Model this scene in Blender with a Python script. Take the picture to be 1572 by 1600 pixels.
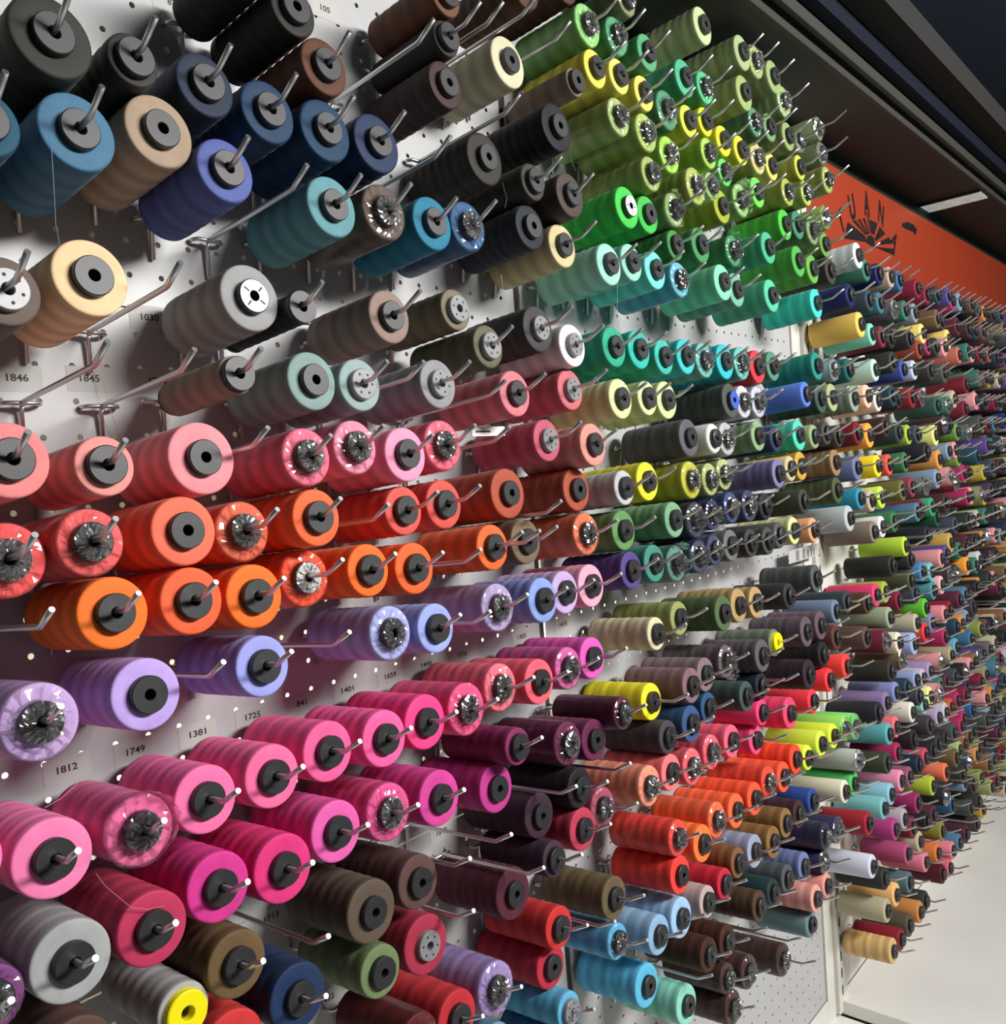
import bpy, bmesh, math, random
import numpy as np
from mathutils import Vector, Matrix, Euler

random.seed(7)
rng = np.random.default_rng(7)
for o in list(bpy.data.objects):
    bpy.data.objects.remove(o)
COL = bpy.context.scene.collection
SCN = bpy.context.scene

# ------------------------------------------------------------------ camera
# units in the tables below are millimetres; wall plane is y = 0, camera on the -y side
ROT = np.array([[0.6683799, -0.7392372, -0.0824424], [-0.1101122, 0.0112806, -0.9938551], [0.7356247, 0.6733507, -0.0738593]])      # rows: right, down, forward
CAM = np.array([-199.0080146, -630.8303782, 0.0000000])
FPX, CX, CY = 1356.002, 749.780, 853.516
EYE = 1450.0                      # height of the lens above the floor in mm
def W(x, y, z):
    return Vector((x / 1000.0, y / 1000.0, (z + EYE) / 1000.0))
cam_data = bpy.data.cameras.new('camera')
cam = bpy.data.objects.new('camera', cam_data)
COL.objects.link(cam)
right, down, fwd = [Vector(r) for r in ROT]
M = Matrix((right, -down, -fwd)).transposed().to_4x4()
M.translation = W(*CAM)
cam.matrix_world = M
cam_data.sensor_fit = 'HORIZONTAL'
cam_data.sensor_width = 36.0
cam_data.lens = FPX * 36.0 / 1572.0
cam_data.shift_x = (786.0 - CX) / 1572.0
cam_data.shift_y = (CY - 800.0) / 1572.0
cam_data.clip_start = 0.01
cam_data.clip_end = 60.0
SCN.camera = cam

def pix_ray(u, v):
    return ROT.T @ np.array([(u - CX) / FPX, (v - CY) / FPX, 1.0])
def at_y(u, v, y):                # where the pixel's line meets the plane y (parallel to the wall)
    d = pix_ray(u, v); return CAM + (y - CAM[1]) / d[1] * d
def at_x(u, v, x):
    d = pix_ray(u, v); return CAM + (x - CAM[0]) / d[0] * d
def at_z(u, v, z):
    d = pix_ray(u, v); return CAM + (z - CAM[2]) / d[2] * d

# ------------------------------------------------------------------ light and exposure
SCN.view_settings.view_transform = 'Standard'
SCN.view_settings.look = 'None'
SCN.view_settings.gamma = 1.0
SCN.view_settings.use_curve_mapping = False
SCN.view_settings.exposure = 0.0
world = bpy.data.worlds.new('shop_ambient')
SCN.world = world
world.use_nodes = True
world.node_tree.nodes['Background'].inputs['Color'].default_value = (0.93, 0.97, 1.0, 1)
world.node_tree.nodes['Background'].inputs['Strength'].default_value = 0.05

def area_light(name, loc, target, sx, sy, watt, col=(1, 0.98, 0.95)):
    d = bpy.data.lights.new(name, 'AREA'); d.shape = 'RECTANGLE'
    d.size = sx; d.size_y = sy; d.energy = watt; d.color = col
    o = bpy.data.objects.new(name, d); COL.objects.link(o)
    o.location = loc
    o.rotation_euler = (Vector(target) - Vector(loc)).to_track_quat('-Z', 'Y').to_euler()
    return o
# fluorescent ceiling lamps of the aisle in front of the racks
for lx, ly, pw in ((1150, -2000, 84), (2600, -2000, 8)):
    area_light('ceiling_tube_light', W(lx, ly, 860), W(lx, 0, -150), 1.3, 0.22, pw)
# strip light added in the cavity behind the board to brighten its holes
area_light('board_cavity_light', W(530, 60, -212), W(530, 150, -212), 1.75, 0.03, 2.2, (1, 0.95, 0.82))

# ------------------------------------------------------------------ helpers
def lin(h):
    c = [int(h[i:i + 2], 16) / 255 for i in (0, 2, 4)]
    return tuple(x / 12.92 if x <= 0.04045 else ((x + 0.055) / 1.055) ** 2.4 for x in c)
def new_obj(name, me, parent=None, mat=None):
    o = bpy.data.objects.new(name, me); COL.objects.link(o)
    if parent is not None: o.parent = parent
    if mat is not None and not me.materials: me.materials.append(mat)
    return o
def empty(name, loc=(0, 0, 0)):
    o = bpy.data.objects.new(name, None); COL.objects.link(o); o.location = loc
    o.empty_display_size = 0.01
    return o
def tag(o, label=None, cat=None, group=None, kind=None):
    if label: o['label'] = label
    if cat: o['category'] = cat
    if group: o['group'] = group
    if kind: o['kind'] = kind
    return o
def mesh_of(name, verts, faces, smooth=False, mat=None):
    me = bpy.data.meshes.new(name); me.from_pydata([tuple(v) for v in verts], [], faces)
    me.validate()
    if smooth:
        me.polygons.foreach_set('use_smooth', [True] * len(me.polygons))
    if mat: me.materials.append(mat)
    me.update(); return me
def box_geo(x0, x1, y0, y1, z0, z1):
    v = [(x, y, z) for z in (z0, z1) for y in (y0, y1) for x in (x0, x1)]
    f = [(0, 2, 3, 1), (4, 5, 7, 6), (0, 1, 5, 4), (2, 6, 7, 3), (0, 4, 6, 2), (1, 3, 7, 5)]
    return v, f
def box_obj(name, x0, x1, y0, y1, z0, z1, mat, parent=None, bevel=0.0):
    a, b = W(x0, y0, z0), W(x1, y1, z1)
    v, f = box_geo(a.x, b.x, a.y, b.y, a.z, b.z)
    me = mesh_of(name, v, f)
    if bevel:
        bm = bmesh.new(); bm.from_mesh(me)
        bmesh.ops.bevel(bm, geom=bm.edges[:], offset=bevel / 1000, segments=2, affect='EDGES', profile=0.5)
        bm.to_mesh(me); bm.free()
    return new_obj(name, me, parent, mat)
def lathe(prof, n=40, closed=True):
    # prof: list of (r, z); revolve around z
    v = []; f = []; m = len(prof)
    for k in range(n):
        a = 2 * math.pi * k / n; c, s = math.cos(a), math.sin(a)
        v += [(r * c, r * s, z) for r, z in prof]
    for k in range(n):
        k2 = (k + 1) % n
        for i in range(m if closed else m - 1):
            j = (i + 1) % m
            f.append((k * m + i, k2 * m + i, k2 * m + j, k * m + j))
    return v, f
def sweep(pts, r, n=8, cap=True):
    pts = [Vector(p) for p in pts]; v = []; f = []
    up = None
    for i, p in enumerate(pts):
        t = (pts[min(i + 1, len(pts) - 1)] - pts[max(i - 1, 0)]).normalized()
        if up is None:
            up = Vector((0, 0, 1)) if abs(t.z) < 0.9 else Vector((0, 1, 0))
        s = t.cross(up).normalized(); up = s.cross(t).normalized()
        v += [tuple(p + r * (math.cos(2 * math.pi * k / n) * s + math.sin(2 * math.pi * k / n) * up)) for k in range(n)]
    for i in range(len(pts) - 1):
        for k in range(n):
            k2 = (k + 1) % n
            f.append((i * n + k, i * n + k2, (i + 1) * n + k2, (i + 1) * n + k))
    if cap:
        f.append(tuple(range(n))[::-1]); f.append(tuple((len(pts) - 1) * n + k for k in range(n)))
    return v, f
def joined(parts):
    V = []; F = []
    for v, f in parts:
        b = len(V); V += list(v); F += [tuple(i + b for i in q) for q in f]
    return V, F

# ------------------------------------------------------------------ materials
def material(name):
    m = bpy.data.materials.new(name); m.use_nodes = True
    nt = m.node_tree; return m, nt, nt.nodes['Principled BSDF']
def N(nt, kind, **kw):
    n = nt.nodes.new(kind)
    for k, x in kw.items():
        if k in n.inputs: n.inputs[k].default_value = x
        else: setattr(n, k, x)
    return n
def plain(name, col, rough=0.5, metal=0.0, noise=0.0, nscale=30.0, bump=0.0, spec=0.5):
    m, nt, b = material(name)
    b.inputs['Base Color'].default_value = (*col, 1); b.inputs['Roughness'].default_value = rough
    b.inputs['Metallic'].default_value = metal; b.inputs['Specular IOR Level'].default_value = spec
    if noise or bump:
        tc = N(nt, 'ShaderNodeTexCoord'); nz = N(nt, 'ShaderNodeTexNoise'); nz.inputs['Scale'].default_value = nscale
        nz.inputs['Detail'].default_value = 5
        nt.links.new(tc.outputs['Object'], nz.inputs['Vector'])
        if noise:
            mr = N(nt, 'ShaderNodeMapRange'); mr.inputs['To Min'].default_value = 1 - noise; mr.inputs['To Max'].default_value = 1 + noise
            nt.links.new(nz.outputs['Fac'], mr.inputs['Value'])
            mx = N(nt, 'ShaderNodeMix', data_type='RGBA', blend_type='MULTIPLY'); mx.inputs[0].default_value = 1
            mx.inputs[6].default_value = (*col, 1)
            nt.links.new(mr.outputs['Result'], mx.inputs[7]); nt.links.new(mx.outputs[2], b.inputs['Base Color'])
        if bump:
            bp = N(nt, 'ShaderNodeBump'); bp.inputs['Strength'].default_value = bump; bp.inputs['Distance'].default_value = 0.001
            nt.links.new(nz.outputs['Fac'], bp.inputs['Height']); nt.links.new(bp.outputs['Normal'], b.inputs['Normal'])
    return m
def thread_material(name, attr=None):
    m, nt, b = material(name)
    tc = N(nt, 'ShaderNodeTexCoord')
    if attr:
        src = N(nt, 'ShaderNodeAttribute'); src.attribute_name = attr; colour = src.outputs['Color']
    else:
        src = N(nt, 'ShaderNodeObjectInfo'); colour = src.outputs['Color']
    # sheen of winding bands put into the colour along the axis; fine single threads
    b1 = N(nt, 'ShaderNodeTexWave', wave_type='BANDS', bands_direction='Z'); b1.inputs['Scale'].default_value = 16
    b1.inputs['Distortion'].default_value = 1.6; b1.inputs['Detail'].default_value = 2; b1.inputs['Detail Scale'].default_value = 0.6
    nz = N(nt, 'ShaderNodeTexNoise'); nz.inputs['Scale'].default_value = 420; nz.inputs['Detail'].default_value = 3
    mp = N(nt, 'ShaderNodeMapping'); mp.inputs['Scale'].default_value = (0.25, 0.25, 3.0)
    fine = N(nt, 'ShaderNodeTexWave', wave_type='BANDS', bands_direction='Z'); fine.inputs['Scale'].default_value = 330
    fine.inputs['Distortion'].default_value = 3.0; fine.inputs['Detail'].default_value = 1
    L = nt.links.new
    if not attr:
        L(tc.outputs['Object'], b1.inputs['Vector']); L(tc.outputs['Object'], mp.inputs['Vector']); L(tc.outputs['Object'], fine.inputs['Vector'])
        L(mp.outputs['Vector'], nz.inputs['Vector'])
        r1 = N(nt, 'ShaderNodeMapRange'); r1.inputs['To Min'].default_value = 0.80; r1.inputs['To Max'].default_value = 1.12
        r2 = N(nt, 'ShaderNodeMapRange'); r2.inputs['To Min'].default_value = 0.84; r2.inputs['To Max'].default_value = 1.16
        L(b1.outputs['Fac'], r1.inputs['Value']); L(nz.outputs['Fac'], r2.inputs['Value'])
        ml = N(nt, 'ShaderNodeMath', operation='MULTIPLY'); L(r1.outputs['Result'], ml.inputs[0]); L(r2.outputs['Result'], ml.inputs[1])
        mx = N(nt, 'ShaderNodeMix', data_type='RGBA', blend_type='MULTIPLY'); mx.inputs[0].default_value = 1
        L(colour, mx.inputs[6]); L(ml.outputs['Value'], mx.inputs[7]); colour = mx.outputs[2]
        bp = N(nt, 'ShaderNodeBump'); bp.inputs['Strength'].default_value = 0.05; bp.inputs['Distance'].default_value = 0.0006
        L(fine.outputs['Fac'], bp.inputs['Height']); L(bp.outputs['Normal'], b.inputs['Normal'])
    L(colour, b.inputs['Base Color'])
    b.inputs['Roughness'].default_value = 0.62; b.inputs['Specular IOR Level'].default_value = 0.25
    b.inputs['Sheen Weight'].default_value = 0.05; b.inputs['Sheen Roughness'].default_value = 0.4
    return m
MAT_THREAD = thread_material('thread_wound')
MAT_THREAD_FAR = thread_material('thread_wound_far', attr='thread_colour')
MAT_CAP = plain('black_plastic', (0.018, 0.018, 0.02), 0.45, noise=0.35, nscale=160)
MAT_CAP_GREY = plain('grey_plastic', (0.22, 0.22, 0.23), 0.35, noise=0.3, nscale=160)
MAT_CAP_YELLOW = plain('yellow_plastic', lin('f2e600'), 0.4)
MAT_LABEL = plain('white_label_paper', (0.82, 0.82, 0.80), 0.5)
MAT_LABEL_BLUE = plain('blue_label_paper', lin('3355c0'), 0.5)
MAT_INK = plain('black_ink', (0.015, 0.015, 0.015), 0.6)
MAT_STEEL = plain('chromed_steel', (0.72, 0.72, 0.72), 0.36, metal=1.0)
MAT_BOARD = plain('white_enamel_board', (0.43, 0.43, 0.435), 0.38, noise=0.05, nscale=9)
MAT_BEIGE = plain('beige_enamel', (0.66, 0.65, 0.59), 0.42, noise=0.08, nscale=12)
MAT_SHELF = plain('shelf_laminate', (0.72, 0.71, 0.67), 0.4, noise=0.10, nscale=7)
MAT_BACK = plain('cream_back_wall', (0.85, 0.80, 0.66), 0.7)
MAT_SLOT = plain('dark_slot', (0.02, 0.02, 0.02), 0.7)
MAT_TAG = plain('tag_paper', (0.455, 0.45, 0.43), 0.6)
MAT_BANNER = plain('orange_banner', lin('933216'), 0.45, noise=0.05, nscale=5)
MAT_BANNER_INK = plain('banner_print', lin('1a1416'), 0.4)
MAT_SOFFIT = plain('dark_gloss_soffit', (0.042, 0.05, 0.042), 0.6, spec=0.1)
MAT_RAIL = plain('grey_metal_trim', (0.038, 0.038, 0.033), 0.55, spec=0.2)
MAT_EDGE = plain('canopy_edge', (0.026, 0.025, 0.024), 0.8, spec=0.1)
MAT_NAVY = plain('navy_fascia', (0.004, 0.006, 0.013), 0.7, spec=0.15)
MAT_CEIL = plain('dark_blue_ceiling', (0.03, 0.043, 0.07), 0.8, noise=0.1, nscale=3)
MAT_FLOOR = plain('grey_floor', (0.45, 0.45, 0.43), 0.4, noise=0.1, nscale=4)
def film_material(name, gain, base, rough, white):
    m = bpy.data.materials.new(name); m.use_nodes = True; nt = m.node_tree
    nt.nodes.remove(nt.nodes['Principled BSDF']); out = nt.nodes['Material Output']
    tr = N(nt, 'ShaderNodeBsdfTransparent'); tr.inputs['Color'].default_value = (1, 1, 1, 1)
    gl = N(nt, 'ShaderNodeBsdfGlossy'); gl.inputs['Roughness'].default_value = rough
    df = N(nt, 'ShaderNodeBsdfDiffuse'); df.inputs['Color'].default_value = (0.9, 0.9, 0.9, 1)
    fr = N(nt, 'ShaderNodeFresnel'); fr.inputs['IOR'].default_value = 1.5
    mu = N(nt, 'ShaderNodeMath', operation='MULTIPLY_ADD'); mu.inputs[1].default_value = gain; mu.inputs[2].default_value = base
    mu.use_clamp = True
    m0 = N(nt, 'ShaderNodeMixShader'); m0.inputs['Fac'].default_value = white
    mx = N(nt, 'ShaderNodeMixShader'); L = nt.links.new
    L(gl.outputs['BSDF'], m0.inputs[1]); L(df.outputs['BSDF'], m0.inputs[2])
    L(fr.outputs['Fac'], mu.inputs[0]); L(mu.outputs['Value'], mx.inputs['Fac'])
    L(tr.outputs['BSDF'], mx.inputs[1]); L(m0.outputs['Shader'], mx.inputs[2]); L(mx.outputs['Shader'], out.inputs['Surface'])
    return m
MAT_FILM = film_material('clear_film', 0.35, 0.015, 0.08, 0.15)
MAT_FRONT = film_material('stretched_film', 0.6, 0.035, 0.07, 0.05)
MAT_FOLD = film_material('crumpled_film', 1.1, 0.2, 0.15, 0.1)

# ------------------------------------------------------------------ the setting
P = 25.4                                   # hole pitch of the pegboard
wall = box_obj('wall_left', -1200, 5200, 150, 170, -EYE, 606, MAT_BACK); tag(wall, kind='structure')
tag(box_obj('wall_upper', -1200, 5200, 150, 170, 607, 1149, MAT_CEIL), kind='structure')
floor = box_obj('floor', -2500, 6500, -4000, 170, -EYE - 20, -EYE, MAT_FLOOR); tag(floor, kind='structure')
ceiling = box_obj('ceiling', -2500, 6500, -4000, 170, 1150, 1170, MAT_CEIL); tag(ceiling, kind='structure')

def peg_panel(x0, x1, z0, z1, cols, rows, mat):
    """sheet with real round holes: cols / rows are the hole centre lines inside it"""
    R_H = 2.35; n = 8
    xs = sorted(c for c in cols if x0 + 6 < c < x1 - 6); zs = sorted(r for r in rows if z0 + 6 < r < z1 - 6)
    gx = [x0] + [(a + b) / 2 for a, b in zip(xs, xs[1:])] + [x1]
    gz = [z0] + [(a + b) / 2 for a, b in zip(zs, zs[1:])] + [z1]
    V = []; F = []; th = 1.2
    ring = [(math.cos(math.pi / 4 * k), math.sin(math.pi / 4 * k)) for k in range(8)]
    for i, cx in enumerate(xs):
        for j, cz in enumerate(zs):
            l, r, b, t = gx[i], gx[i + 1], gz[j], gz[j + 1]
            outer = [(r, cz), (r, t), (cx, t), (l, t), (l, cz), (l, b), (cx, b), (r, b)]
            k0 = len(V)
            V += [W(x, 0, z) for x, z in outer]
            V += [W(cx + R_H * c, 0, cz + R_H * s) for c, s in ring]
            V += [W(cx + R_H * c, th, cz + R_H * s) for c, s in ring]
            for k in range(8):
                k2 = (k + 1) % 8
                F.append((k0 + k, k0 + 8 + k, k0 + 8 + k2, k0 + k2))
                F.append((k0 + 8 + k, k0 + 16 + k, k0 + 16 + k2, k0 + 8 + k2))
    me = mesh_of('pegboard_panel', V, F, mat=mat)
    bm = bmesh.new(); bm.from_mesh(me); bmesh.ops.remove_doubles(bm, verts=bm.verts, dist=1e-6); 
    bmesh.ops.recalc_face_normals(bm, faces=bm.faces); bm.to_mesh(me); bm.free()
    return new_obj('pegboard_panel', me, wall)
def lattice(z_ref, lo, hi):
    k0 = math.ceil((lo - z_ref) / P); return [z_ref + P * k for k in range(k0, int((hi - z_ref) // P) + 1)]
near_cols = [P * i for i in range(-14, 24)]
mid_cols = [P * (i + 0.24) for i in range(22, 56)]
segs = [(152.5, 560, 201.6), (-27, 151, 106.3), (-345, -28.5, -170.2), (-700, -346.5, -170.2)]
for z0, z1, ref in segs:
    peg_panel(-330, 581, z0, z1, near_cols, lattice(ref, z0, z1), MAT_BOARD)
for z0, z1, ref in segs[:3] + [(-560, -346.5, -170.2), (-1030, -561.5, -936.6)]:
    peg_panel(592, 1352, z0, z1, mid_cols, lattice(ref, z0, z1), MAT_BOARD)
# upright between the near and the middle bay (only a dark joint shows) and the plain back of the far bays
box_obj('upright_channel', 581.5, 591.5, 2, 26, -1300, 560, MAT_RAIL, wall)
box_obj('pegboard_panel', 1434, 3600, 0, 3, -1052, 380, MAT_BEIGE, wall)
box_obj('pegboard_panel', -330, 1352, 3.2, 6, -1052, -1031, MAT_BEIGE, wall)
# slotted post between the middle and far bay
post = tag(box_obj('slotted_post', 1390, 1433, -12, 2, -1075, 560, MAT_BEIGE, bevel=2), 'beige slotted steel post between the middle and far racks', 'post')
box_obj('side_flange', 1353, 1389.5, -4, 2, -1066, 560, MAT_BEIGE, post, bevel=1)
slot_v, slot_f = [], []
sm = None
for k in range(46):
    z = -1040 + k * 34
    if sm is None:
        s = box_obj('slot', 1403, 1407, -12.6, -11.2, z, z + 18, MAT_SLOT, post); sm = s.data; zz = z
    else:
        s = new_obj('slot', sm, post); s.location.z = (z - zz) / 1000
# base shelves
sh = tag(box_obj('base_shelf', 1404, 3600, -620, -0.5, -1080, -1052, MAT_SHELF, bevel=2), 'pale laminate base shelf under the far rack', 'shelf')
box_obj('kick_board', 1406, 3600, -600, -580, -EYE, -1081, MAT_SHELF, sh)
sh2 = tag(box_obj('base_shelf', -330, 1402, -560, -0.5, -1110, -1082, MAT_SHELF, bevel=2), 'white base shelf of the middle rack, below the brown spools', 'shelf')
box_obj('kick_board', -330, 1402, -545, -525, -EYE, -1111, MAT_SHELF, sh2)
box_obj('back_strip', -330, 1402, -3, -0.6, -1082, -1031, MAT_BEIGE, sh2)
# canopy: dark glossy soffit, metal trims, fascia
sof = tag(box_obj('canopy', -400, 5000, -136, 8, 590, 605, MAT_SOFFIT), 'dark glossy canopy panel running above the racks', 'canopy')
tag(box_obj('trim_1', -400, 5000, -145, -136.5, 586, 608, MAT_RAIL, bevel=1.5), kind='structure')
tag(box_obj('trim_2', -400, 5000, -162, -153, 599, 617, MAT_RAIL, bevel=1.5), kind='structure')
box_obj('fascia', -400, 5000, -153, -145.2, 604, 670, MAT_NAVY, sof)
box_obj('fascia', -400, 5000, -180, -162.5, 619, 670, MAT_NAVY, sof)
box_obj('upper_edge', -400, 5000, -225, -180.5, 648, 690, MAT_EDGE, sof)
box_obj('header_wall', -400, 5000, 0.5, 7, 561, 591, MAT_SOFFIT, sof)
# lamp panel added under the canopy, emits in place of a reflection
glow_mat = bpy.data.materials.new('reflection_glow'); glow_mat.use_nodes = True
lb = glow_mat.node_tree.nodes['Principled BSDF']; lnz = N(glow_mat.node_tree, 'ShaderNodeTexNoise'); lnz.inputs['Scale'].default_value = 60
lrp = N(glow_mat.node_tree, 'ShaderNodeMapRange'); lrp.inputs['To Min'].default_value = 0.08; lrp.inputs['To Max'].default_value = 0.5
ltc = N(glow_mat.node_tree, 'ShaderNodeTexCoord'); glow_mat.node_tree.links.new(ltc.outputs['Object'], lnz.inputs['Vector'])
glow_mat.node_tree.links.new(lnz.outputs['Fac'], lrp.inputs['Value']); glow_mat.node_tree.links.new(lrp.outputs['Result'], lb.inputs['Emission Strength'])
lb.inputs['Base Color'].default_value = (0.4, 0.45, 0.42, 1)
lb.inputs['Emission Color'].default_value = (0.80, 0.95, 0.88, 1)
glow = empty('canopy_glow', W(2235, -68, 586))
tag(glow, 'pale reflection drawn as a lamp strip set across the dark canopy above the orange banner', 'glow')
def local_box(name, par, dx, dy0, dy1, z0, z1, mat):
    v, f = box_geo(-dx / 1000, dx / 1000, dy0 / 1000, dy1 / 1000, z0 / 1000, z1 / 1000)
    return new_obj(name, mesh_of(name, v, f), par, mat)
local_box('glow_panel', glow, 37, -64, 66, -2.5, 1.9, glow_mat)
local_box('glow_backing', glow, 40, -65, 67, 2, 3.5, MAT_RAIL)
v, f = box_geo(-0.048, -0.0405, -0.065, 0.072, -0.002, 0.0039); new_obj('glow_side_rim', mesh_of('glow_side_rim', v, f), glow, MAT_RAIL)

# ------------------------------------------------------------------ orange header banner with its print
ban = tag(box_obj('header_banner', 1436, 3500, -5, -0.2, 372, 558, MAT_BANNER), 'orange header banner with black fan emblem and letters', 'banner')
def flat_poly(name, pts_px, y, mat, parent):
    pts = [at_y(u, v_, y) for u, v_ in pts_px]
    me = mesh_of(name, [W(*p) for p in pts], [tuple(range(len(pts)))], mat=mat)
    bm = bmesh.new(); bm.from_mesh(me)
    r = bmesh.ops.extrude_face_region(bm, geom=bm.faces[:])
    bmesh.ops.translate(bm, verts=[e for e in r['geom'] if isinstance(e, bmesh.types.BMVert)], vec=(0, -0.0004, 0))
    bmesh.ops.recalc_face_normals(bm, faces=bm.faces); bm.to_mesh(me); bm.free()
    return new_obj(name, me, parent)
def zp(x, y): return (1280 + x / 5.384, 230 + y / 5.384)
fan = [[(240, 630), (385, 745), (400, 800), (210, 768)], [(280, 622), (305, 612), (402, 735), (394, 742)], [(322, 608), (343, 604), (412, 730), (404, 735)],
       [(364, 598), (383, 594), (420, 728), (414, 731)], [(398, 550), (406, 550), (428, 726), (422, 728)], [(418, 608), (492, 640), (462, 740), (436, 725)],
       [(510, 668), (556, 728), (476, 792), (468, 770)], [(588, 756), (612, 812), (488, 822), (484, 808)], [(466, 838), (625, 855), (638, 912), (540, 872)],
       [(395, 800), (402, 755), (432, 736), (462, 765), (470, 838), (430, 830)]]
emb = None
for q in fan: flat_poly('fan_emblem', [zp(*a) for a in q], -5.1, MAT_BANNER_INK, ban)
flat_poly('feather_mark', [zp(*a) for a in [(700, 640), (740, 628), (790, 650), (822, 690), (808, 742), (790, 712), (730, 690), (695, 665)]], -5.1, MAT_BANNER_INK, ban)

def text_mesh(s, width=None, height=4.4, mat=None, bold=0.018):
    cu = bpy.data.curves.new('txt', 'FONT'); cu.body = s; cu.align_x = 'CENTER'; cu.align_y = 'CENTER'; cu.resolution_u = 3; cu.offset = bold
    ob = bpy.data.objects.new('txt', cu); COL.objects.link(ob)
    dg = bpy.context.evaluated_depsgraph_get()
    me = bpy.data.meshes.new_from_object(ob.evaluated_get(dg)); bpy.data.objects.remove(ob)
    co = np.array([v.co[:] for v in me.vertices]); lo, hi = co.min(0), co.max(0)
    sy = height / 1000 / (hi[1] - lo[1]); sx = (width / 1000 / (hi[0] - lo[0])) if width else sy
    for v in me.vertices:
        x, y = (v.co.x - (lo[0] + hi[0]) / 2) * sx, (v.co.y - (lo[1] + hi[1]) / 2) * sy
        v.co = (x, 0, y)
    me.materials.clear(); me.materials.append(mat or MAT_INK); me.name = 'digits'
    return me
for ch, (x, y), ang, hh in (('T', (185, 622), 32, 46), ('U', (277, 505), 18, 52), ('A', (400, 475), 0, 54), ('N', (522, 560), -18, 50), ('A', (634, 790), -45, 50)):
    p = at_y(*zp(x, y), -5.2); me = text_mesh(ch, 36 if ch != 'T' else 34, hh, MAT_BANNER_INK, 0.035)
    o = new_obj('letter', me, ban); o.location = W(*p); o.rotation_euler = (0, -math.radians(ang), 0)

# ------------------------------------------------------------------ number tags on the board
def number_tag(s, u, v_, label):
    p = at_y(u, v_, 0); t = empty('number_tag', W(p[0], -0.1, p[2]))
    vv, ff = box_geo(-0.0165, 0.0165, -0.00012, 0, -0.0095, 0.0085)
    new_obj('paper', mesh_of('paper', vv, ff), t, MAT_TAG)
    d = new_obj('digits', text_mesh(s, 3.6 * len(s), 5.1), t); d.location = (0, -0.0003, 0)
    tag(t, label, 'tag', 'number tags on the pegboard')
TAGS = [('1846', 27, 590), ('1845', 140, 591), ('1299', 247, 595), ('1030', 234, 496), ('1812', 105, 1200), ('1749', 212, 1172), ('1381', 309, 1145),
        ('1725', 395, 1118), ('841', 471, 1098), ('1401', 543, 1077), ('1659', 610, 1055), ('1498', 666, 1038), ('1376', 722, 1022), ('1303', 815, 994),
        ('1475', 880, 975), ('1647', 690, 1299), ('1713', 424, 1432), ('1422', 512, 1560), ('105', 508, 14), ('87', 268, 4)]
TAG_AT = ['left of the bare hook over the salmon spools', 'between two bare hooks over the salmon spools', 'partly behind the thin taupe spool', 'beside the grey spool with white cap label',
          'leftmost above the pink row', 'second above the pink row', 'third above the pink row', 'fourth above the pink row', 'fifth above the pink row, three digits', 'sixth above the pink row',
          'seventh above the pink row', 'eighth above the pink row', 'in shade above the coral pink wrapped spool', 'under the cornflower blue spool', 'under the pale pink spool',
          'in shade under the orchid spool', 'behind the bare hook left of the brown spool', 'under the olive green spool', 'at the top edge, right of the black spool', 'at the top edge, left of the black spool']
for (s, u, v_), w_ in zip(TAGS, TAG_AT):
    number_tag(s, u, v_, 'white number tag %s %s' % (s, w_))

# ------------------------------------------------------------------ meshes for spools and hooks (metres)
LEN = 85.0; RB = 22.5; TILT = math.radians(4.0)
def mm(vf): return [(x / 1000, y / 1000, z / 1000) for x, y, z in vf[0]], vf[1]
def thread_mesh(seed):
    r = random.Random(seed); prof = [(6.2, 0.0), (19.5, 0.0), (21.5, 0.8), (22.3, 2.4)]
    nb = r.choice([7, 8, 9]); ph = r.random() * 6.28; am = r.uniform(0.15, 0.4)
    for i in range(1, 27):
        z = 2.4 + (LEN - 5.2) * i / 27
        w = math.sin(2 * math.pi * nb * i / 27 + ph); prof.append((22.45 + am * w + 0.1 * math.sin(i * 1.7 + ph), z))
    prof += [(22.4, LEN - 1.8), (22.15, LEN - 0.8), (21.6, LEN - 0.2), (20.6, LEN), (16, LEN + 0.12), (12.5, LEN), (6.2, LEN - 0.3)]
    return mesh_of('thread', *mm(lathe(prof, 44)), smooth=True, mat=MAT_THREAD)
THREADS = [thread_mesh(i) for i in range(5)]
core_me = mesh_of('core_tube', *mm(lathe([(6.1, -1.5), (6.1, LEN - 1), (4.6, LEN - 1), (4.6, -1.5)], 20)), smooth=True, mat=MAT_CAP)
base_cap_me = mesh_of('base_cap', *mm(lathe([(6.0, -3.2), (12, -3.2), (12, -0.1), (6.0, -0.1)], 24)), mat=MAT_CAP)
cap_prof = [(3.5, LEN - 6), (3.5, LEN + 5.0), (3.9, LEN + 5.4), (11.5, LEN + 5.4), (12.1, LEN + 4.8), (12.1, LEN + 0.15), (6.0, LEN - 0.4), (6.0, LEN - 6)]
def cap_mesh(mat, prof=cap_prof):
    me = mesh_of('end_cap', *mm(lathe(prof, 32)), smooth=True, mat=mat)
    me.set_sharp_from_angle(angle=math.radians(28))
    return me
CAPS = {'': cap_mesh(MAT_CAP), 's': cap_mesh(MAT_CAP_GREY),
        'y': cap_mesh(MAT_CAP_YELLOW, [(4.6, LEN - 6), (4.6, LEN + 5.4), (5.2, LEN + 6.0), (13.2, LEN + 6.0), (14.2, LEN + 5.2), (14.6, LEN + 0.2), (6.0, LEN - 0.4), (6.0, LEN - 6)])}
def ring_disc(r0, r1, z, n=28, th=0.25):
    return mm(lathe([(r0, z), (r1, z), (r1, z + th), (r0, z + th)], n))
LABEL_ME = mesh_of('cap_label', *ring_disc(3.9, 11.3, LEN + 5.45), mat=MAT_LABEL)
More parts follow.
